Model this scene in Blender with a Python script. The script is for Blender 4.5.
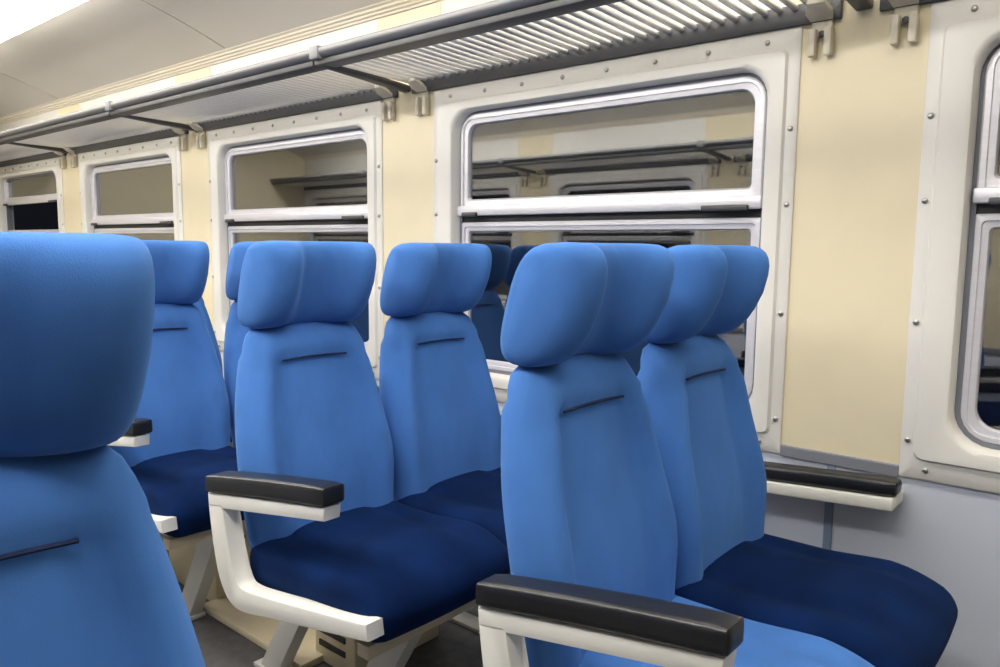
import bpy, bmesh, math
from mathutils import Vector, Matrix

# ------------------------------------------------------------------ clear
for o in list(bpy.data.objects):
    bpy.data.objects.remove(o)
scene = bpy.context.scene
COL = scene.collection

# ------------------------------------------------------------------ camera
F_PX, YAW, PITCH, ROLL = 766.0, math.radians(-40.68), math.radians(-6.49), math.radians(0.6)
CAM_Z = 1.17
fwd = Vector((math.sin(YAW) * math.cos(PITCH), math.cos(YAW) * math.cos(PITCH), math.sin(PITCH)))
rt = Vector((math.cos(YAW), -math.sin(YAW), 0))
up = rt.cross(fwd)
rt2 = math.cos(ROLL) * rt + math.sin(ROLL) * up
up2 = -math.sin(ROLL) * rt + math.cos(ROLL) * up
cd = bpy.data.cameras.new('camera')
cd.sensor_width = 36.0
cd.lens = F_PX / 1000 * 36
cd.clip_start = 0.02
cam = bpy.data.objects.new('camera', cd)
COL.objects.link(cam)
m = Matrix((rt2, up2, -fwd)).transposed().to_4x4()
m.translation = (0, 0, CAM_Z)
cam.matrix_world = m
scene.camera = cam

# ------------------------------------------------------------------ world (night outside) and exposure
w = bpy.data.worlds.new('night')
scene.world = w
w.use_nodes = True
w.node_tree.nodes['Background'].inputs[0].default_value = (0.006, 0.007, 0.010, 1)
w.node_tree.nodes['Background'].inputs[1].default_value = 1.0
vs = scene.view_settings
vs.view_transform = 'Standard'
vs.look = 'None'
vs.exposure = -0.05
vs.gamma = 1.0
vs.use_curve_mapping = False
LAMP_STRENGTH = 26.0
LAMP_OLD = 12.0                    # ageing tubes above the window side

# ------------------------------------------------------------------ place dimensions (metres)
YW, YO = 2.10, -0.77               # window wall, opposite wall
YC = (YW + YO) / 2
XE, XN = -7.15, 2.70               # carriage saloon ends
PANEL_W, PILLAR_W = 1.375, 0.302
PITCH_W = PANEL_W + PILLAR_W
PANEL_R0 = 0.912                   # right edge of the first window panel
Z_SILL, Z_PTOP, Z_CORN = 0.608, 1.752, 2.07
ROW_X0, ROW_PITCH = -0.80, 0.84


def ceil_z(y):
    return 2.36 - 0.130 * abs(y - YC) ** 2.11


# ------------------------------------------------------------------ materials
def mat(name, col, rough=0.5, metal=0.0, noise=0.0, nscale=8.0, bump=0.0, bscale=200.0, sheen=0.0,
        sheen_col=None, spec=0.5, coat=0.0, stretch=None):
    ma = bpy.data.materials.new(name)
    ma.use_nodes = True
    nt = ma.node_tree
    b = nt.nodes['Principled BSDF']
    b.inputs['Base Color'].default_value = (*col, 1)
    b.inputs['Roughness'].default_value = rough
    b.inputs['Metallic'].default_value = metal
    b.inputs['Specular IOR Level'].default_value = spec
    if coat:
        b.inputs['Coat Weight'].default_value = coat
        b.inputs['Coat Roughness'].default_value = 0.2
    if sheen:
        b.inputs['Sheen Weight'].default_value = sheen
        b.inputs['Sheen Roughness'].default_value = 0.45
        b.inputs['Sheen Tint'].default_value = (*(sheen_col or (1, 1, 1)), 1)
    tc = nt.nodes.new('ShaderNodeTexCoord')
    mp = nt.nodes.new('ShaderNodeMapping')
    nt.links.new(tc.outputs['Object'], mp.inputs['Vector'])
    if stretch:
        mp.inputs['Scale'].default_value = stretch
    if noise:
        n = nt.nodes.new('ShaderNodeTexNoise')
        n.inputs['Scale'].default_value = nscale
        n.inputs['Detail'].default_value = 5
        nt.links.new(mp.outputs['Vector'], n.inputs['Vector'])
        r = nt.nodes.new('ShaderNodeValToRGB')
        r.color_ramp.elements[0].position = 0.3
        r.color_ramp.elements[1].position = 0.7
        r.color_ramp.elements[0].color = (*[max(0, c * (1 - noise)) for c in col], 1)
        r.color_ramp.elements[1].color = (*[min(1, c * (1 + noise)) for c in col], 1)
        nt.links.new(n.outputs['Fac'], r.inputs['Fac'])
        nt.links.new(r.outputs['Color'], b.inputs['Base Color'])
    if bump:
        n2 = nt.nodes.new('ShaderNodeTexNoise')
        n2.inputs['Scale'].default_value = bscale
        n2.inputs['Detail'].default_value = 3
        nt.links.new(mp.outputs['Vector'], n2.inputs['Vector'])
        bp = nt.nodes.new('ShaderNodeBump')
        bp.inputs['Strength'].default_value = bump
        bp.inputs['Distance'].default_value = 0.002
        nt.links.new(n2.outputs['Fac'], bp.inputs['Height'])
        nt.links.new(bp.outputs['Normal'], b.inputs['Normal'])
    return ma


M = {
    'white': mat('white_panel', (0.74, 0.72, 0.68), 0.38, noise=0.02, nscale=3),
    'yellow': mat('cream_laminate', (0.75, 0.665, 0.47), 0.42, noise=0.03, nscale=5, bump=0.12, bscale=90),
    'lower': mat('pale_blue_grey_laminate', (0.56, 0.60, 0.70), 0.45, noise=0.02, nscale=4),
    'grey': mat('grey_trim', (0.20, 0.21, 0.25), 0.5, noise=0.04),
    'bluegrey': mat('blue_grey_strip', (0.20, 0.25, 0.36), 0.5, noise=0.03),
    'ceiling': mat('ceiling_white', (0.52, 0.495, 0.46), 0.5, noise=0.02, nscale=2),
    'seam': mat('ceiling_seam', (0.22, 0.21, 0.19), 0.7),
    'cornice': mat('cornice_cream', (0.72, 0.66, 0.56), 0.4, noise=0.02),
    'floor': mat('dark_grey_linoleum', (0.075, 0.072, 0.072), 0.55, noise=0.25, nscale=30),
    'alu': mat('brushed_aluminium', (0.70, 0.69, 0.74), 0.42, metal=0.35, noise=0.04, nscale=20, stretch=(0.2, 1, 6)),
    'rail': mat('grey_rack_rail', (0.20, 0.20, 0.21), 0.5, metal=0.2, noise=0.03),
    'shelf': mat('polished_aluminium_slat', (0.86, 0.85, 0.84), 0.28, metal=0.6, noise=0.03, nscale=4),
    'dark': mat('dark_grey_metal', (0.07, 0.07, 0.075), 0.45, metal=0.2, noise=0.1),
    'bracket': mat('cream_cast_metal', (0.62, 0.57, 0.46), 0.35, noise=0.08, nscale=25),
    'screw': mat('screw_steel', (0.45, 0.44, 0.42), 0.3, metal=0.9),
    'rubber': mat('black_rubber', (0.02, 0.02, 0.022), 0.6, noise=0.1),
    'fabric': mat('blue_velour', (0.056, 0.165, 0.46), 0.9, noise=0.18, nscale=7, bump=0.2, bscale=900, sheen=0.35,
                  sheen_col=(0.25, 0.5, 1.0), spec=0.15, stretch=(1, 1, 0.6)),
    'fabric2': mat('blue_velour_shaded', (0.0030, 0.014, 0.064), 0.9, noise=0.35, nscale=6, bump=0.2, bscale=900, sheen=0.05,
                   sheen_col=(0.25, 0.5, 1.0), spec=0.06),  # seat cushions: velour nap and some shading put into the darker colour
    'stitch': mat('navy_stitching', (0.004, 0.012, 0.05), 0.9),
    'pad': mat('black_armrest_plastic', (0.012, 0.012, 0.014), 0.33, noise=0.15, nscale=40, bump=0.15, bscale=150),
    'frame': mat('off_white_painted_metal', (0.76, 0.74, 0.68), 0.4, noise=0.03, nscale=12),
    'beige': mat('beige_painted_sheet', (0.56, 0.48, 0.32), 0.5, noise=0.06, nscale=6),
    'opal': mat('opal_plastic', (0.75, 0.75, 0.72), 0.3),
    'leg': mat('pale_grey_painted_steel', (0.50, 0.49, 0.45), 0.45, noise=0.05),
}


def glass_mat():
    ma = bpy.data.materials.new('window_glass')
    ma.use_nodes = True
    b = ma.node_tree.nodes['Principled BSDF']
    b.inputs['Base Color'].default_value = (0.55, 0.57, 0.58, 1)
    b.inputs['Roughness'].default_value = 0.02
    b.inputs['IOR'].default_value = 2.4
    b.inputs['Transmission Weight'].default_value = 1.0
    return ma


def lamp_mat(name, strength, col):
    ma = bpy.data.materials.new(name)
    ma.use_nodes = True
    b = ma.node_tree.nodes['Principled BSDF']
    b.inputs['Base Color'].default_value = (0.9, 0.9, 0.88, 1)
    b.inputs['Emission Color'].default_value = (*col, 1)
    b.inputs['Emission Strength'].default_value = strength
    return ma


M['glass'] = glass_mat()
M['lamp'] = lamp_mat('lamp_diffuser', LAMP_STRENGTH, (1.0, 0.97, 0.915))
M['lamp_old'] = lamp_mat('aged_lamp_diffuser', LAMP_OLD, (1.0, 0.95, 0.85))


# ------------------------------------------------------------------ mesh helpers
class MB:
    """collects shapes, builds ONE mesh object"""

    def __init__(self):
        self.bm = bmesh.new()

    def loft(self, loops, caps=True, closed=True):
        rows = [[self.bm.verts.new(p) for p in lp] for lp in loops]
        n = len(rows[0])
        for a, b in zip(rows[:-1], rows[1:]):
            for i in range(n if closed else n - 1):
                j = (i + 1) % n
                self.bm.faces.new((a[i], a[j], b[j], b[i]))
        if caps:
            self.bm.faces.new(rows[0])
            self.bm.faces.new(rows[-1][::-1])
        return self

    def ring(self, loops):
        """loops joined in a cycle (a frame with a hole)"""
        rows = [[self.bm.verts.new(p) for p in lp] for lp in loops]
        n = len(rows[0])
        for k in range(len(rows)):
            a, b = rows[k], rows[(k + 1) % len(rows)]
            for i in range(n):
                j = (i + 1) % n
                self.bm.faces.new((a[i], a[j], b[j], b[i]))
        return self

    def box(self, x0, x1, y0, y1, z0, z1, bev=0.0, seg=2):
        b2 = bmesh.new()
        bmesh.ops.create_cube(b2, size=1)
        for v in b2.verts:
            v.co = Vector(((x0 + x1) / 2 + v.co.x * (x1 - x0), (y0 + y1) / 2 + v.co.y * (y1 - y0),
                           (z0 + z1) / 2 + v.co.z * (z1 - z0)))
        if bev:
            bmesh.ops.bevel(b2, geom=b2.edges[:], offset=bev, segments=seg, affect='EDGES', profile=0.5)
        self._merge(b2)
        return self

    def _merge(self, b2):
        me = bpy.data.meshes.new('tmp')
        b2.to_mesh(me)
        b2.free()
        self.bm.from_mesh(me)
        bpy.data.meshes.remove(me)

    def prism(self, poly, y0, y1, bev=0.0):
        """polygon in x,z extruded along y"""
        b2 = bmesh.new()
        a = [b2.verts.new((p[0], y0, p[1])) for p in poly]
        c = [b2.verts.new((p[0], y1, p[1])) for p in poly]
        n = len(poly)
        b2.faces.new(a)
        b2.faces.new(c[::-1])
        for i in range(n):
            b2.faces.new((a[i], a[(i + 1) % n], c[(i + 1) % n], c[i]))
        bmesh.ops.recalc_face_normals(b2, faces=b2.faces[:])
        if bev:
            ed = [e for e in b2.edges if abs(e.verts[0].co.y - e.verts[1].co.y) < 1e-6]
            bmesh.ops.bevel(b2, geom=ed, offset=bev, segments=2, affect='EDGES', profile=0.5)
        self._merge(b2)
        return self

    def tube(self, pts, r, n=10):
        loops = []
        pts = [Vector(p) for p in pts]
        for i, p in enumerate(pts):
            t = (pts[min(i + 1, len(pts) - 1)] - pts[max(i - 1, 0)]).normalized()
            u = t.cross(Vector((0, 0, 1)))
            if u.length < 1e-3:
                u = t.cross(Vector((1, 0, 0)))
            u.normalize()
            v = t.cross(u)
            loops.append([p + r * (math.cos(a) * u + math.sin(a) * v) for a in [2 * math.pi * k / n for k in range(n)]])
        return self.loft(loops)

    def rbox(self, x0, x1, y0, y1, z0, z1, r, res=(14, 14, 4), deform=None):
        """rounded box on a grid, optionally deformed"""
        b2 = bmesh.new()
        nx, ny, nz = res
        vd = {}

        def key(i, j, k):
            if (i, j, k) not in vd:
                p = Vector((x0 + (x1 - x0) * i / nx, y0 + (y1 - y0) * j / ny, z0 + (z1 - z0) * k / nz))
                q = Vector((min(max(p.x, x0 + r), x1 - r), min(max(p.y, y0 + r), y1 - r), min(max(p.z, z0 + r), z1 - r)))
                d = p - q
                if d.length > 1e-9:
                    p = q + d.normalized() * min(r, d.length if sum(abs(c) > 1e-9 for c in d) < 2 else r)
                    if sum(abs(c) > 1e-9 for c in d) == 1:
                        p = q + d
                vd[(i, j, k)] = b2.verts.new(deform(p) if deform else p)
            return vd[(i, j, k)]

        for i in range(nx):
            for j in range(ny):
                for k in (0, nz):
                    b2.faces.new((key(i, j, k), key(i + 1, j, k), key(i + 1, j + 1, k), key(i, j + 1, k)))
        for i in range(nx):
            for k in range(nz):
                for j in (0, ny):
                    b2.faces.new((key(i, j, k), key(i + 1, j, k), key(i + 1, j, k + 1), key(i, j, k + 1)))
        for j in range(ny):
            for k in range(nz):
                for i in (0, nx):
                    b2.faces.new((key(i, j, k), key(i, j + 1, k), key(i, j + 1, k + 1), key(i, j, k + 1)))
        self._merge(b2)
        return self

    def map(self, fn):
        for v in self.bm.verts:
            v.co = Vector(fn(v.co))
        return self

    def build(self, name, material, parent=None, smooth=None, loc=None):
        bmesh.ops.recalc_face_normals(self.bm, faces=self.bm.faces[:])
        me = bpy.data.meshes.new(name)
        self.bm.to_mesh(me)
        self.bm.free()
        me.materials.append(M[material])
        if smooth is not None:
            for p in me.polygons:
                p.use_smooth = True
            me.set_sharp_from_angle(angle=math.radians(smooth))
        o = bpy.data.objects.new(name, me)
        COL.objects.link(o)
        if parent:
            o.parent = parent
        if loc:
            o.location = loc
        return o


def empty(name, loc=(0, 0, 0), rz=0.0):
    o = bpy.data.objects.new(name, None)
    o.empty_display_size = 0.1
    COL.objects.link(o)
    o.location = loc
    o.rotation_euler = (0, 0, rz)
    return o


def tag(o, label=None, cat=None, group=None, kind=None):
    if label:
        o['label'] = label
    if cat:
        o['category'] = cat
    if group:
        o['group'] = group
    if kind:
        o['kind'] = kind
    return o


def copy_tree(o, parent=None):
    c = o.copy()
    COL.objects.link(c)
    c.parent = parent
    for ch in list(o.children):
        copy_tree(ch, c)
    return c


def sstep(a, b, t):
    t = min(max((t - a) / (b - a), 0), 1)
    return t * t * (3 - 2 * t)


def spow(v, p):
    return math.copysign(abs(v) ** p, v)


def rrect(x0, x1, z0, z1, r, d, n=6):
    """rounded rectangle loop in x,z at depth d (r may be one number or four: tr, tl, bl, br)"""
    rs = r if isinstance(r, (tuple, list)) else (r,) * 4
    cs = [(x1, z1, -1, -1, 0), (x0, z1, 1, -1, 90), (x0, z0, 1, 1, 180), (x1, z0, -1, 1, 270)]
    out = []
    for (cx, cz, sx, sz, a0), rr in zip(cs, rs):
        for k in range(n + 1):
            a = math.radians(a0 + 90 * k / n)
            out.append((cx + sx * rr + rr * math.cos(a), d, cz + sz * rr + rr * math.sin(a)))
    return out


# ================================================================== STRUCTURE
fl = MB().box(XE, XN, YO, YW, -0.05, 0).build('floor', 'floor')
tag(fl, 'dark grey linoleum floor under the seats', 'floor', kind='structure')

# ---- ceiling: arched panels with recessed seams
ceil = empty('ceiling')
tag(ceil, 'arched pale grey ceiling with dark panel seams', 'ceiling', kind='structure')
NY = 40
ys = [YO + (YW - YO) * i / NY for i in range(NY + 1)]
seams = [-7.15, -5.62, -3.52, -1.42, 0.68, 2.70]
for a, b in zip(seams[:-1], seams[1:]):
    mb = MB()
    loops = []
    for x in (a + 0.005, b - 0.005):
        loops.append([(x, y, ceil_z(y)) for y in ys] + [(x, y, ceil_z(y) + 0.02) for y in ys[::-1]])
    mb.loft(loops)
    mb.build('ceiling_panel', 'ceiling', ceil, smooth=35)
mb = MB()
mb.loft([[(x, y, ceil_z(y) + 0.008) for y in ys] + [(x, y, ceil_z(y) + 0.05) for y in ys[::-1]] for x in (XE, XN)])
mb.build('ceiling_backing', 'seam', ceil, smooth=35)


def side(s):
    """map (x, d, z) with d = distance behind the wall face to world; s=+1 window wall, -1 opposite wall"""
    if s > 0:
        return lambda p: (p[0], YW + p[1], p[2])
    return lambda p: (p[0], YO - p[1], p[2])


def panel_edges(i):
    r = PANEL_R0 - i * PITCH_W
    return r - PANEL_W, r


def make_wall(s, name, label):
    mp = side(s)
    root = empty(name)
    tag(root, label, 'wall', kind='structure')
    # lower wall, upper wall, pillars between the windows
    MB().box(XE, XN, 0, 0.10, 0, Z_SILL + 0.04).map(mp).build('lower_panel', 'lower', root)
    MB().box(XE, XN, 0, 0.10, Z_PTOP - 0.05, Z_CORN + 0.06).map(mp).build('upper_panel', 'white', root)
    for i in range(-1, 5):
        x0 = panel_edges(i)[1] if i >= 0 else panel_edges(0)[1]
        x1 = x0 + PILLAR_W
        if i == -1:
            x0, x1 = PANEL_R0 + PITCH_W, XN
        if i == 0:
            x0, x1 = PANEL_R0, PANEL_R0 + PILLAR_W
        mb = MB().box(x0 - 0.03, x1 + 0.03, -0.003, 0.10, Z_SILL + 0.018, Z_CORN)
        mb.map(mp).build('pillar_panel', 'yellow', root)
        if i > 0 or i == 0:
            MB().box(x0, x1, -0.010, 0.02, Z_SILL - 0.010, Z_SILL + 0.022, 0.003).map(mp).build('sill_strip', 'grey', root)
            xm = (x0 + x1) / 2 + 0.0
            MB().box(xm - 0.024, xm - 0.002, -0.006, 0.02, 0.02, Z_SILL - 0.004, 0.002).map(mp).build('cover_strip', 'bluegrey', root)
    x0 = XE
    x1 = panel_edges(4)[0]
    MB().box(x0, x1 + 0.02, -0.003, 0.10, Z_SILL + 0.018, Z_CORN).map(mp).build('pillar_panel', 'yellow', root)
    # end filler right of window 0 on the near end: a plain window-less white panel
    MB().box(PANEL_R0 + PILLAR_W, PANEL_R0 + PITCH_W, -0.010, 0.10, Z_SILL, Z_PTOP).map(mp).build('blank_panel', 'white', root)
    return root


make_wall(+1, 'wall_window', 'window side wall with cream pillars and pale blue grey lower panelling')
make_wall(-1, 'wall_opposite', 'opposite side wall with cream pillars mirrored in the window glass')
for x0, x1, nm, lb in ((XE - 0.06, XE, 'wall_end', 'cream bulkhead wall closing the far end of the saloon'),
                       (XN, XN + 0.06, 'wall_near', 'cream bulkhead wall closing the near end of the saloon')):
    o = MB().box(x0, x1, YO - 0.1, YW + 0.1, 0, 2.45).build(nm, 'yellow')
    tag(o, lb, 'wall', kind='structure')

# ---- cornice trims
for k, s in ((1, 1), (2, -1)):
    prof = [(0.02, 2.074), (-0.010, 2.074), (-0.013, 2.081), (-0.025, 2.083), (-0.028, 2.090), (-0.042, 2.092),
            (-0.046, 2.100), (-0.060, 2.103), (-0.066, 2.112), (-0.060, 2.122), (0.02, 2.122)]
    mb = MB().loft([[(x, d, z) for d, z in prof] for x in (XE, XN)])
    o = mb.map(side(s)).build('trim_%d' % k, 'cornice')
    tag(o, ['cream ridged cornice above the luggage racks on the window side',
            'cream ridged cornice along the opposite wall'][k - 1], 'trim', kind='structure')


# ---- windows
def screw(mb, x, d, z, r=0.0075):
    mb.loft([[(x + rr * math.cos(a), dd, z + rr * math.sin(a)) for a in [2 * math.pi * k / 10 for k in range(10)]]
             for rr, dd in ((r, d), (r, d - 0.003), (r * 0.6, d - 0.0055))])


def make_window(s, i, n, label, lift=0.0, detail=True):
    mp = side(s)
    xl, xr = panel_edges(i)
    root = empty('window_%d' % n, (0, 0, 0))
    tag(root, label, 'window', kind='structure')
    ol, orr, ob, ot = xl + 0.105, xr - 0.085, 0.700, 1.662          # opening
    R = 0.085
    # surround plate
    loops = [rrect(xl, xr, Z_SILL - 0.004, Z_PTOP, 0.004, 0.02),
             rrect(xl, xr, Z_SILL - 0.004, Z_PTOP, 0.004, -0.008),
             rrect(xl + 0.003, xr - 0.003, Z_SILL, Z_PTOP - 0.003, 0.006, -0.011),
             rrect(xl + 0.030, xr - 0.030, Z_SILL + 0.045, 1.700, 0.02, -0.011),
             rrect(xl + 0.036, xr - 0.036, Z_SILL + 0.050, 1.694, 0.02, -0.020),
             rrect(ol - 0.018, orr + 0.018, ob - 0.018, ot + 0.018, R + 0.015, -0.022),
             rrect(ol - 0.006, orr + 0.006, ob - 0.006, ot + 0.006, R, -0.018),
             rrect(ol, orr, ob, ot, R, -0.006),
             rrect(ol + 0.002, orr - 0.002, ob + 0.002, ot - 0.002, R, 0.075),
             rrect(ol - 0.05, orr + 0.05, ob - 0.05, ot + 0.05, R, 0.08)]
    MB().ring(loops).map(mp).build('surround_panel', 'white', root, smooth=40)
    # rubber gasket
    g0 = [rrect(ol + 0.001, orr - 0.001, ob + 0.001, ot - 0.001, R, 0.026),
          rrect(ol + 0.014, orr - 0.014, ob + 0.014, ot - 0.014, R - 0.012, 0.022),
          rrect(ol + 0.014, orr - 0.014, ob + 0.014, ot - 0.014, R - 0.012, 0.06),
          rrect(ol + 0.001, orr - 0.001, ob + 0.001, ot - 0.001, R, 0.06)]
    MB().ring(g0).map(mp).build('gasket', 'grey', root, smooth=40)
    # upper sash
    al, ar = ol + 0.012, orr - 0.012
    zb, zt = 1.288 + lift, ot - 0.012 + lift
    rr = (0.07, 0.07, 0.006, 0.006)
    ri = (0.045, 0.045, 0.012, 0.012)

    def frame(x0, x1, z0, z1, ro, rin, wd, wb, d0, d1):
        return [rrect(x0, x1, z0, z1, ro, d1), rrect(x0, x1, z0, z1, ro, d0 + 0.004),
                rrect(x0 + 0.004, x1 - 0.004, z0 + 0.004, z1 - 0.004, ro, d0),
                rrect(x0 + wd * 0.45, x1 - wd * 0.45, z0 + wb * 0.45, z1 - wd * 0.45, rin, d0),
                rrect(x0 + wd * 0.5, x1 - wd * 0.5, z0 + wb * 0.5, z1 - wd * 0.5, rin, d0 + 0.005),
                rrect(x0 + wd * 0.9, x1 - wd * 0.9, z0 + wb * 0.9, z1 - wd * 0.9, rin, d0 + 0.007),
                rrect(x0 + wd, x1 - wd, z0 + wb, z1 - wd, rin, d0 + 0.014),
                rrect(x0 + wd, x1 - wd, z0 + wb, z1 - wd, rin, d1)]

    us = MB().ring(frame(al, ar, zb, zt, rr, ri, 0.036, 0.055, 0.014, 0.045)).map(mp).build('upper_sash', 'alu', root, smooth=40)
    gz0, gz1 = zb + 0.052, zt - 0.033
    MB().loft([rrect(al + 0.03, ar - 0.03, gz0, gz1, ri, d) for d in (0.034, 0.039)]).map(mp).build('glass_pane', 'glass', us)
    # bottom pull rail of the sash
    MB().box(al - 0.004, ar + 0.004, 0.002, 0.03, zb - 0.006, zb + 0.030, 0.005).map(mp).build('pull_rail', 'alu', us, smooth=40)
    for xa, xb in ((al + 0.03, al + 0.10), (ar - 0.17, ar - 0.03)):
        MB().box(xa, xb, -0.012, 0.006, zb - 0.010, zb + 0.006, 0.004).map(mp).build('latch', 'dark', us, smooth=40)
    # lower fixed pane
    lt = 1.258
    lf = MB().ring(frame(al, ar, ob + 0.012, lt, (0.006, 0.006, 0.07, 0.07), (0.012, 0.012, 0.05, 0.05), 0.034, 0.034, 0.022, 0.05)) \
        .map(mp).build('lower_frame', 'alu', root, smooth=40)
    MB().loft([rrect(al + 0.028, ar - 0.028, ob + 0.04, lt - 0.028, (0.012, 0.012, 0.05, 0.05), d) for d in (0.038, 0.043)]) \
        .map(mp).build('glass_pane', 'glass', lf)
    if lift == 0:
        MB().box(al, ar, 0.030, 0.06, lt - 0.006, zb + 0.01).map(mp).build('weather_seal', 'rubber', root)
    # screws
    if detail:
        pts = []
        for z in (1.49, 1.29, 0.995, 0.70):
            pts += [(xl + 0.016, z), (xr - 0.05 + 0.034, z)]
        for k in range(6):
            pts.append((xl + 0.06 + k * (PANEL_W - 0.12) / 5, Z_SILL + 0.022))
        for k in range(8):
            pts.append((xl + 0.09 + k * (PANEL_W - 0.18) / 7, 1.722))
        first = None
        for x, z in pts:
            if first is None:
                mb = MB()
                screw(mb, 0, 0, 0)
                first = mb.map(lambda p: (p[0], p[1] * s, p[2])).build('screw', 'screw', root, smooth=50)
                o = first
            else:
                o = first.copy()
                COL.objects.link(o)
                o.parent = root
            wx = mp((x, -0.011, z))
            o.location = wx
    return root


WL = ['window at the right edge of the photo, beside the bare wall',
      'large window with two dark panes behind the nearest blue seats',
      'window behind the second row of blue seats',
      'window above the third row of seats, glass mirroring the cream bulkhead',
      'farthest window with its upper sash slid open to the night']
for i in range(5):
    make_window(+1, i, i + 1, WL[i], lift=0.17 if i == 4 else 0.0)
for i in range(5):
    make_window(-1, i, i + 6, 'window in the opposite wall, number %s from the near end' % ['one', 'two', 'three', 'four', 'five'][i], detail=False)


# ================================================================== LUGGAGE RACKS
SLAT_R = 0.0088
slat_mesh = [None]


def make_rack(s, i, label, group=None):
    """one bay of rack, between pillar centres"""
    mp = side(s)
    xa = panel_edges(i)[0] - PILLAR_W / 2 - 0.022
    xb = xa + PITCH_W
    xm = (xa + xb) / 2
    root = empty('luggage_rack', mp((xm, 0, 1.80)))
    root_inv = Vector(mp((xm, 0, 1.80)))

    def B(mb, name, material, parent=root, smooth=None):
        mb.map(mp).map(lambda p: Vector(p) - root_inv)
        return mb.build(name, material, parent, smooth)

    tag(root, label, 'luggage rack', group)
    # front rail: rounded grey profile with a dark lip underneath
    prof = [(-0.400, 1.812), (-0.432, 1.816), (-0.442, 1.826), (-0.445, 1.832), (-0.443, 1.842), (-0.436, 1.848),
            (-0.420, 1.849), (-0.408, 1.846), (-0.406, 1.834), (-0.400, 1.826)]
    B(MB().loft([[(x, d, z) for d, z in prof] for x in (xa + 0.002, xb - 0.002)]), 'front_rail', 'rail', smooth=40)
    B(MB().box(xa + 0.004, xb - 0.004, -0.428, -0.362, 1.792, 1.811, 0.003), 'rail_lip', 'dark', smooth=40)
    # shelf of slim metal slats running from the front rail to the wall
    nw = int((xb - xa - 0.07) / 0.0400)
    x0, x1 = xa + 0.062, xb - 0.022
    for k in range(nw):
        x = x0 + (x1 - x0) * k / (nw - 1)
        if slat_mesh[0] is None:
            mb = MB().tube([(0, -0.171, 0.004), (0, -0.06, 0.001), (0, 0.06, -0.002), (0, 0.171, -0.004)], SLAT_R, 10)
            o = mb.build('slat', 'shelf', root, smooth=50)
            slat_mesh[0] = o.data
        else:
            o = bpy.data.objects.new('slat', slat_mesh[0])
            COL.objects.link(o)
            o.parent = root
        o.location = Vector(mp((x, -0.193, 1.801))) - root_inv
        if s < 0:
            o.rotation_euler = (0, 0, math.pi)
    # rear rail
    B(MB().box(xa + 0.06, xb - 0.03, -0.020, -0.004, 1.752, 1.806, 0.003), 'rear_rail', 'dark', smooth=40)
    # support bar at the left end of the bay and rail collar
    B(MB().box(xa + 0.001, xa + 0.043, -0.425, -0.003, 1.775, 1.800, 0.006).map(lambda p: (p[0], p[1], p[2] + (-0.03 * (p[1] + 0.43) / 0.43 + 0.018))),
      'support_bar', 'dark', smooth=40)
    B(MB().box(xa + 0.001, xa + 0.05, -0.449, -0.404, 1.808, 1.853, 0.006), 'rail_collar', 'rail', smooth=40)
    # cast brackets carrying both ends of the shelf
    for xq, sg in ((xa + 0.120, 1), (xb - 0.076, -1)):
        mb = MB().box(xq - 0.026, xq + 0.026, -0.016, 0.0, 1.715, 1.775, 0.004)
        mb.box(xq - 0.030, xq - 0.010, -0.034, -0.006, 1.664, 1.735, 0.006)
        mb.box(xq + 0.010, xq + 0.030, -0.034, -0.006, 1.664, 1.735, 0.006)
        mb.loft([[(xq - 0.03 * q, d, z), (xq + 0.03 * q, d, z), (xq + 0.03 * q, d, z + 0.012), (xq - 0.03 * q, d, z + 0.012)]
                 for d, z, q in ((-0.0, 1.745, 0.8), (-0.045, 1.765, 1.1), (-0.075, 1.783, 0.7))])
        br = B(mb, 'bracket', 'bracket', smooth=40)
        mb = MB()
        screw(mb, xq, -0.012, 1.722, 0.010)
        B(mb, 'bolt', 'dark', br, smooth=50)
    return root


RL = ['slatted luggage rack bay at the top right edge of the photo',
      'slatted metal luggage rack bay above the large window by the nearest seats',
      'luggage rack bay above the window behind the second seat row',
      'luggage rack bay above the window past the third seat row',
      'farthest luggage rack bay, above the slid-open window']
for i in range(5):
    make_rack(+1, i, RL[i], 'luggage racks over the window wall')
for i in range(5):
    make_rack(-1, i, '%s rack bay from the far end on the opposite wall, mirrored in window glass' % ['fifth', 'fourth', 'third', 'second', 'first'][i], 'luggage racks on the opposite wall')

# ================================================================== CEILING LAMPS
LAMP_HW = 0.125


def make_lamp(y, x0, x1, label, group, lit):
    root = empty('ceiling_lamp', ((x0 + x1) / 2, y, 2.225))
    tag(root, label, 'ceiling lamp', group)
    h = (x1 - x0) / 2
    sgn = 1 if y > YC else -1
    zi, zo = ceil_z(y - sgn * LAMP_HW) - 2.225 + 0.012, ceil_z(y + sgn * LAMP_HW) - 2.225 + 0.012
    # housing: open tray, wall side rim
    mb = MB()
    mb.box(-h + 0.02, h - 0.02, -LAMP_HW - 0.022, LAMP_HW + 0.022, 0.025, 0.034)
    mb.box(-h + 0.02, h - 0.02, -LAMP_HW + 0.02, LAMP_HW - 0.02, 0.034, zo)
    for a, b in ((-h, -h + 0.02), (h - 0.02, h)):
        mb.box(a, b, -LAMP_HW - 0.002, LAMP_HW + 0.002, -0.022, zo)
    mb.build('housing', 'frame', root)
    MB().rbox(-h + 0.021, h - 0.021, -LAMP_HW, LAMP_HW, -0.020, 0.024, 0.014, (4, 8, 6)).build('diffuser', lit, root, smooth=50)
    return root


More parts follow.
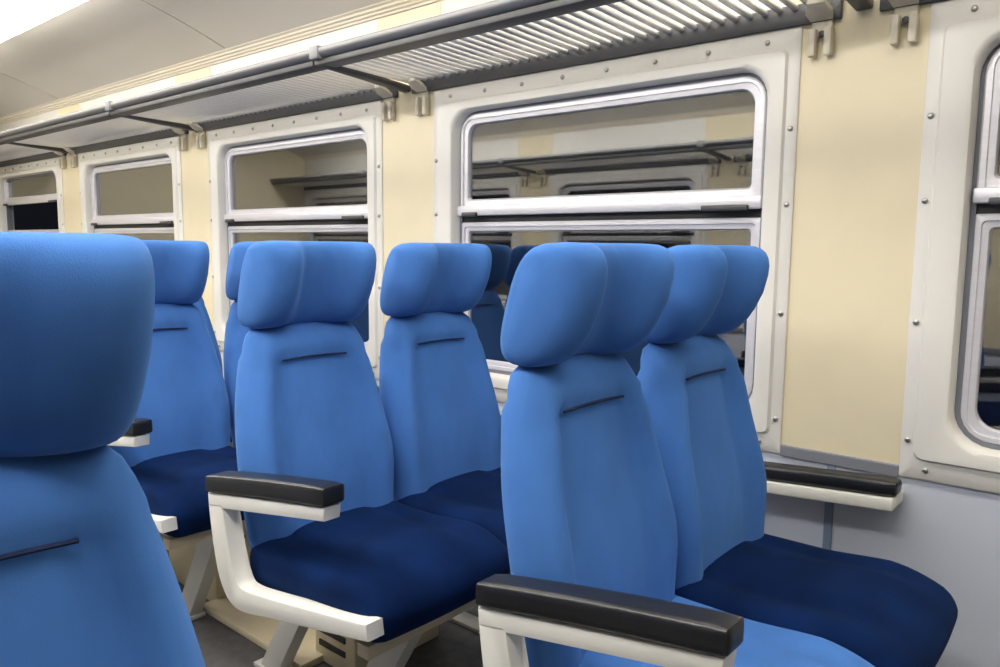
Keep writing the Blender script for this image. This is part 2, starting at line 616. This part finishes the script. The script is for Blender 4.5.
ORD = {1: 'first', 0: 'second', -1: 'third', -2: 'fourth', -3: 'fifth'}
for j in range(-3, 2):
    xb_ = -3.23 - 1.62 * j
    xa_ = xb_ - 1.58
    if j == 0:
        lab = 'bright ceiling lamp in the top left corner of the photo'
    else:
        lab = '%s lamp from the far end, ceiling row above the window side seats' % ORD[j]
    make_lamp(1.325, xa_, xb_, lab, 'ceiling lamps', 'lamp_old')
    make_lamp(0.005, xa_, xb_, '%s lamp from the far end, ceiling row above the near side seats' % ORD[j], 'ceiling lamps',
              'opal' if j == -3 else 'lamp')


# ================================================================== SEATS
def backrest_mesh():
    mb = MB()
    NS, NP = 26, 44
    loops = []
    z0, z1 = 0.425, 0.972
    for k in range(NS + 1):
        t = k / NS
        z = z0 + (z1 - z0) * (0.5 - 0.5 * math.cos(math.pi * t)) if k in (0, NS) else z0 + (z1 - z0) * t
        hw = 0.154 + 0.068 * (1 - ((z - 0.62) / 0.35) ** 1.7) if z > 0.62 else 0.222 - 0.010 * sstep(0.62, 0.43, z)
        end = min(t, 1 - t)
        sc = math.sqrt(max(0.0, 1 - (1 - min(end / 0.09, 1)) ** 2)) * 0.75 + 0.25 if end < 0.09 else 1
        xf = 0.032 + (0.93 - z) * 0.185
        xf += 0.010 * math.sin(math.pi * sstep(0.45, 0.8, z)) + 0.012 * sstep(0.885, 0.905, z)
        hd = 0.052 * sc
        hwz = hw * (0.86 + 0.14 * sc)
        xc = xf - 0.052
        lp = []
        for q in range(NP):
            a = 2 * math.pi * q / NP
            y = hwz * spow(math.cos(a), 0.5)
            x = hd * spow(math.sin(a), 0.6)
            u = abs(y) / hwz
            if x > 0:
                x += (0.034 * math.exp(-((u - 0.80) / 0.17) ** 2) - 0.010 * math.exp(-((u - 0.56) / 0.07) ** 2)) * sc * sstep(0.95, 0.86, z) * (0.55 + 0.45 * sstep(0.45, 0.65, z))
            else:
                y *= 0.88 + 0.12 * (1 + x / 0.052)
            lp.append((xc + x, y, z))
        loops.append(lp)
    mb.loft(loops)
    return mb


def slit_mesh():
    """stitched line across the backrest at shoulder height"""
    mb = MB()
    pts = []
    for k in range(9):
        y = -0.095 + 0.19 * k / 8
        pts.append((0.0445 + 0.0015 * math.cos(y * 14), y, 0.889 + 0.004 * math.cos(y * 15)))
    mb.tube(pts, 0.0026, 6)
    return mb


def headrest_mesh():
    mb = MB()
    NS, NP = 30, 28
    loops = []
    HW = 0.166
    for k in range(NS + 1):
        t = -1 + 2 * k / NS
        u = math.sin(t * math.pi / 2) * 0.35 + t * 0.65
        au = abs(u)
        wgt = sstep(0.15, 0.66, au)
        e = max(0.0, (au - 0.62) / 0.38)
        rnd = math.sqrt(max(0.0, 1 - e ** 2.2))
        tip = 0.048 + 0.072 * wgt - 0.090 * (1 - rnd)
        rear = -0.050 + 0.030 * (1 - rnd)
        a = (tip - rear) / 2
        b = 0.106 * (0.80 + 0.20 * math.sqrt(max(0.0, 1 - e ** 5)))
        cx = (tip + rear) / 2
        zc = 1.072
        lp = []
        for q in range(NP):
            an = 2 * math.pi * q / NP
            x = a * spow(math.cos(an), 0.72)
            z = b * spow(math.sin(an), 0.66)
            # front lower edge recedes, top leans forward
            x += 0.28 * z
            if math.cos(an) > 0 and z < 0:
                x += 0.16 * z * wgt
            lp.append((cx + x, u * HW, zc + z))
        loops.append(lp)
    mb.loft(loops)
    return mb


def cushion_mesh():
    def df(p):
        p = Vector(p)
        f = max(0.0, (p.x - 0.40) / 0.14)
        p.y *= 1 - 0.07 * f ** 2.6
        topw = sstep(0.40, 0.47, p.z)
        p.z += topw * (-0.026 * f ** 2 + 0.014 * (1 - (p.y / 0.222) ** 2) * sstep(0.54, 0.42, p.x)
                       + 0.012 * sstep(0.25, 0.42, p.x) * (1 - f))
        p.z -= topw * 0.010 * math.exp(-((abs(p.y) - 0.13) / 0.03) ** 2) * sstep(0.5, 0.40, p.x)
        p.x += 0.012 * (1 - (p.y / 0.222) ** 2) * sstep(0.35, 0.54, p.x)
        p.x -= 0.012 * (1 - sstep(0.38, 0.46, p.z)) * sstep(0.4, 0.54, p.x)
        return p
    return MB().rbox(0.055, 0.540, -0.222, 0.222, 0.366, 0.482, 0.042, (28, 28, 8), df)


def offset_poly(pts, wds):
    """ribbon polygon around a polyline in x,z"""
    L, R = [], []
    for i, p in enumerate(pts):
        a = Vector(pts[max(i - 1, 0)])
        b = Vector(pts[min(i + 1, len(pts) - 1)])
        t = (b - a).normalized()
        n = Vector((-t.y, t.x))
        q = Vector(p)
        L.append(tuple(q + n * wds[i] / 2))
        R.append(tuple(q - n * wds[i] / 2))
    return L + R[::-1]


def arm_frame_mesh():
    mb = MB()
    # upper bar
    mb.prism([(0.022, 0.567), (0.414, 0.620), (0.418, 0.650), (0.020, 0.601)], -0.022, 0.022, 0.004)
    # rear post curving into the lower bar
    pts = [(0.048, 0.580), (0.056, 0.53), (0.068, 0.47), (0.086, 0.415), (0.112, 0.382), (0.155, 0.376), (0.24, 0.386), (0.40, 0.406), (0.535, 0.424)]
    wd = [0.052, 0.056, 0.060, 0.062, 0.060, 0.052, 0.044, 0.038, 0.034]
    P, W = [], []
    for i in range(len(pts) - 1):
        p0, p1, p2, p3 = (Vector(pts[min(max(k, 0), len(pts) - 1)]) for k in (i - 1, i, i + 1, i + 2))
        for q in range(4):
            t = q / 4
            P.append(tuple(0.5 * (2 * p1 + (p2 - p0) * t + (2 * p0 - 5 * p1 + 4 * p2 - p3) * t * t + (3 * p1 - p0 - 3 * p2 + p3) * t ** 3)))
            W.append(wd[i] + (wd[i + 1] - wd[i]) * t)
    P.append(pts[-1])
    W.append(wd[-1])
    mb.prism(offset_poly(P, W), -0.022, 0.022, 0.003)
    return mb


def arm_pad_mesh():
    def df(p):
        p = Vector(p)
        p.z += (p.x + 0.02) * 0.124 + 0.004 * math.sin(math.pi * min(max((p.x + 0.02) / 0.46, 0), 1))
        return p
    return MB().rbox(0.018, 0.424, -0.029, 0.029, 0.596, 0.638, 0.009, (16, 8, 6), df)


ARM_Y = 0.238


def make_seat(with_arm):
    root = empty('train_seat')
    br = backrest_mesh().build('backrest', 'fabric', root, smooth=60)
    slit_mesh().build('stitched_seam', 'stitch', br, smooth=60)
    headrest_mesh().build('headrest', 'fabric', root, smooth=70)
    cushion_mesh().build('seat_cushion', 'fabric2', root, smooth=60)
    if with_arm:
        af = arm_frame_mesh().map(lambda p: (p[0], p[1] - ARM_Y - 0.012 + (p[0] - 0.2) * 0.08, p[2])).build('armrest_frame', 'frame', root, smooth=40)
        arm_pad_mesh().map(lambda p: (p[0], p[1] - ARM_Y - 0.012 + (p[0] - 0.2) * 0.08, p[2])).build('armrest_pad', 'pad', af, smooth=45)
    return root


def make_bench_frame():
    """legs and rails that carry a pair of seats; local y from aisle (-) to wall (+), origin at bench centre"""
    root = empty('seat_bench_frame')
    MB().box(0.455, 0.492, -0.43, 0.43, 0.334, 0.365, 0.004).build('front_rail', 'beige', root, smooth=40)
    MB().box(0.06, 0.095, -0.43, 0.43, 0.334, 0.365, 0.004).build('rear_rail', 'beige', root, smooth=40)
    MB().box(0.09, 0.46, -0.40, 0.40, 0.347, 0.365, 0.003).build('seat_pan', 'beige', root, smooth=40)
    for yy in (-0.25, 0.30):
        MB().prism([(0.185, 0.0), (0.265, 0.0), (0.462, 0.334), (0.380, 0.334)], yy - 0.022, yy + 0.022, 0.004).build('leg', 'leg', root, smooth=40)
        MB().prism([(-0.175, 0.0), (-0.095, 0.0), (0.110, 0.334), (0.030, 0.334)], yy - 0.022, yy + 0.022, 0.004).build('leg', 'leg', root, smooth=40)
        MB().box(-0.19, 0.28, yy - 0.03, yy + 0.03, 0.0, 0.012, 0.002).build('foot_plate', 'leg', root, smooth=40)
    return root


arm_seat = make_seat(True)
plain_seat = make_seat(False)
bench = make_bench_frame()
used = {'arm': False, 'plain': False, 'bench': False}


def place(proto, key, loc, label, cat, group, mirror=False):
    if not used[key]:
        o = proto
        used[key] = True
    else:
        o = copy_tree(proto)
    o.location = loc
    if mirror:
        o.scale = (1, -1, 1)
    tag(o, label, cat, group)
    return o


Y_AISLE, Y_WIN = 1.145, 1.592
rows = ['nearest row past the aisle', 'second row past the aisle', 'third row past the aisle', 'fourth row past the aisle']
SL = [('blue velour aisle seat with armrest, in the nearest row across the aisle',
       'blue velour window seat in the nearest row, beside the wall armrest'),
      ('blue velour aisle seat with white-framed armrest in the middle of the second row',
       'blue velour window seat of the second row, behind the nearest seat pair'),
      ('blue velour aisle seat of the third row, left of the second row seats',
       'blue velour window seat of the third row, peeking out behind second row headrest'),
      ('blue velour aisle seat of the fourth row, hidden by the foreground headrest',
       'blue velour window seat of the fourth row, hidden behind the third row')]
BL = ['bench frame with slanted legs under the nearest seat pair',
      'bench frame with beige rail and slanted legs under the second row seats',
      'bench frame with pale slanted leg under the third row seats',
      'bench frame under the hidden fourth row seats']
for r in range(4):
    X = ROW_X0 - r * ROW_PITCH
    o = place(arm_seat, 'arm', (X, Y_AISLE, 0), SL[r][0], 'seat', 'blue seats on the window side')
    if r == 0:
        near_seat = o
    place(plain_seat, 'plain', (X, Y_WIN, 0), SL[r][1], 'seat', 'blue seats on the window side')
    place(bench, 'bench', (X, (Y_AISLE + Y_WIN) / 2, 0), BL[r], 'seat frame', 'bench frames under the seats')
SO = [('blue velour seat close to the camera at the left edge', 'blue velour seat beyond the left edge, next to the foreground seat'),
      ('blue velour aisle seat one row behind the foreground seat, outside the photo',
       'blue velour window seat one row behind the foreground seat, outside the photo')]
BO = ['bench frame under the foreground seat pair', 'bench frame one row behind the foreground seats, outside the photo']
YS = 0.175
for r in range(2):
    X = ROW_X0 - r * ROW_PITCH
    place(arm_seat, 'arm', (X, YS, 0), SO[r][0], 'seat', 'blue seats on the near side', True)
    place(plain_seat, 'plain', (X, YS - 0.447, 0), SO[r][1], 'seat', 'blue seats on the near side', True)
    place(bench, 'bench', (X, YS - 0.2235, 0), BO[r], 'seat frame', 'bench frames under the seats', True)


# ================================================================== WALL ARMRESTS
def make_wall_armrest(X, label):
    root = empty('wall_armrest', (X, YW, 0.527))
    tag(root, label, 'armrest', 'armrests on the window wall')

    def df(p):
        p = Vector(p)
        p.z += (p.x + 0.1) * 0.07
        return p
    MB().rbox(-0.10, 0.358, -0.108, -0.046, 0.012, 0.054, 0.014, (14, 8, 6), df).build('armrest_pad', 'pad', root, smooth=45)
    MB().box(-0.105, 0.352, -0.112, -0.004, -0.020, 0.012, 0.005).map(df).build('armrest_bar', 'frame', root, smooth=40)
    return root


WA = ['black padded armrest on a white bar, fixed to the wall under the cream pillar',
      'black padded wall armrest beside the second row window seat',
      'black padded wall armrest beside the third row window seat']
for r in range(3):
    make_wall_armrest(ROW_X0 - r * ROW_PITCH, WA[r])

# ================================================================== HEATER UNDER THE SEATS
ht = empty('under_seat_heater', (-2.0, 1.4, 0))
tag(ht, 'beige sheet metal heater box and floor duct under the second and third rows', 'heater')


def H(mb, name, material, parent=ht, smooth=None):
    return mb.map(lambda p: Vector(p) - Vector((-2.0, 1.4, 0))).build(name, material, parent, smooth)


cab = H(MB().box(-2.56, -2.235, 1.205, 1.62, 0.0, 0.325, 0.006), 'cabinet', 'beige', smooth=40)
for z in (0.10, 0.20):
    H(MB().box(-2.240, -2.232, 1.27, 1.31, z, z + 0.010), 'vent_slot', 'rubber', cab)
H(MB().box(-2.245, -1.70, 1.155, 1.62, 0.0, 0.022, 0.004), 'duct_cover', 'beige', smooth=40)
gb = H(MB().box(-1.74, -1.56, 1.23, 1.55, 0.0, 0.30, 0.006), 'grille_box', 'beige', smooth=40)
for k in range(6):
    H(MB().box(-1.715, -1.60, 1.226, 1.234, 0.05 + k * 0.04, 0.066 + k * 0.04), 'grille_slot', 'rubber', gb)

# the nearest aisle seat has a lighter cushion than the others, in the backrest velour
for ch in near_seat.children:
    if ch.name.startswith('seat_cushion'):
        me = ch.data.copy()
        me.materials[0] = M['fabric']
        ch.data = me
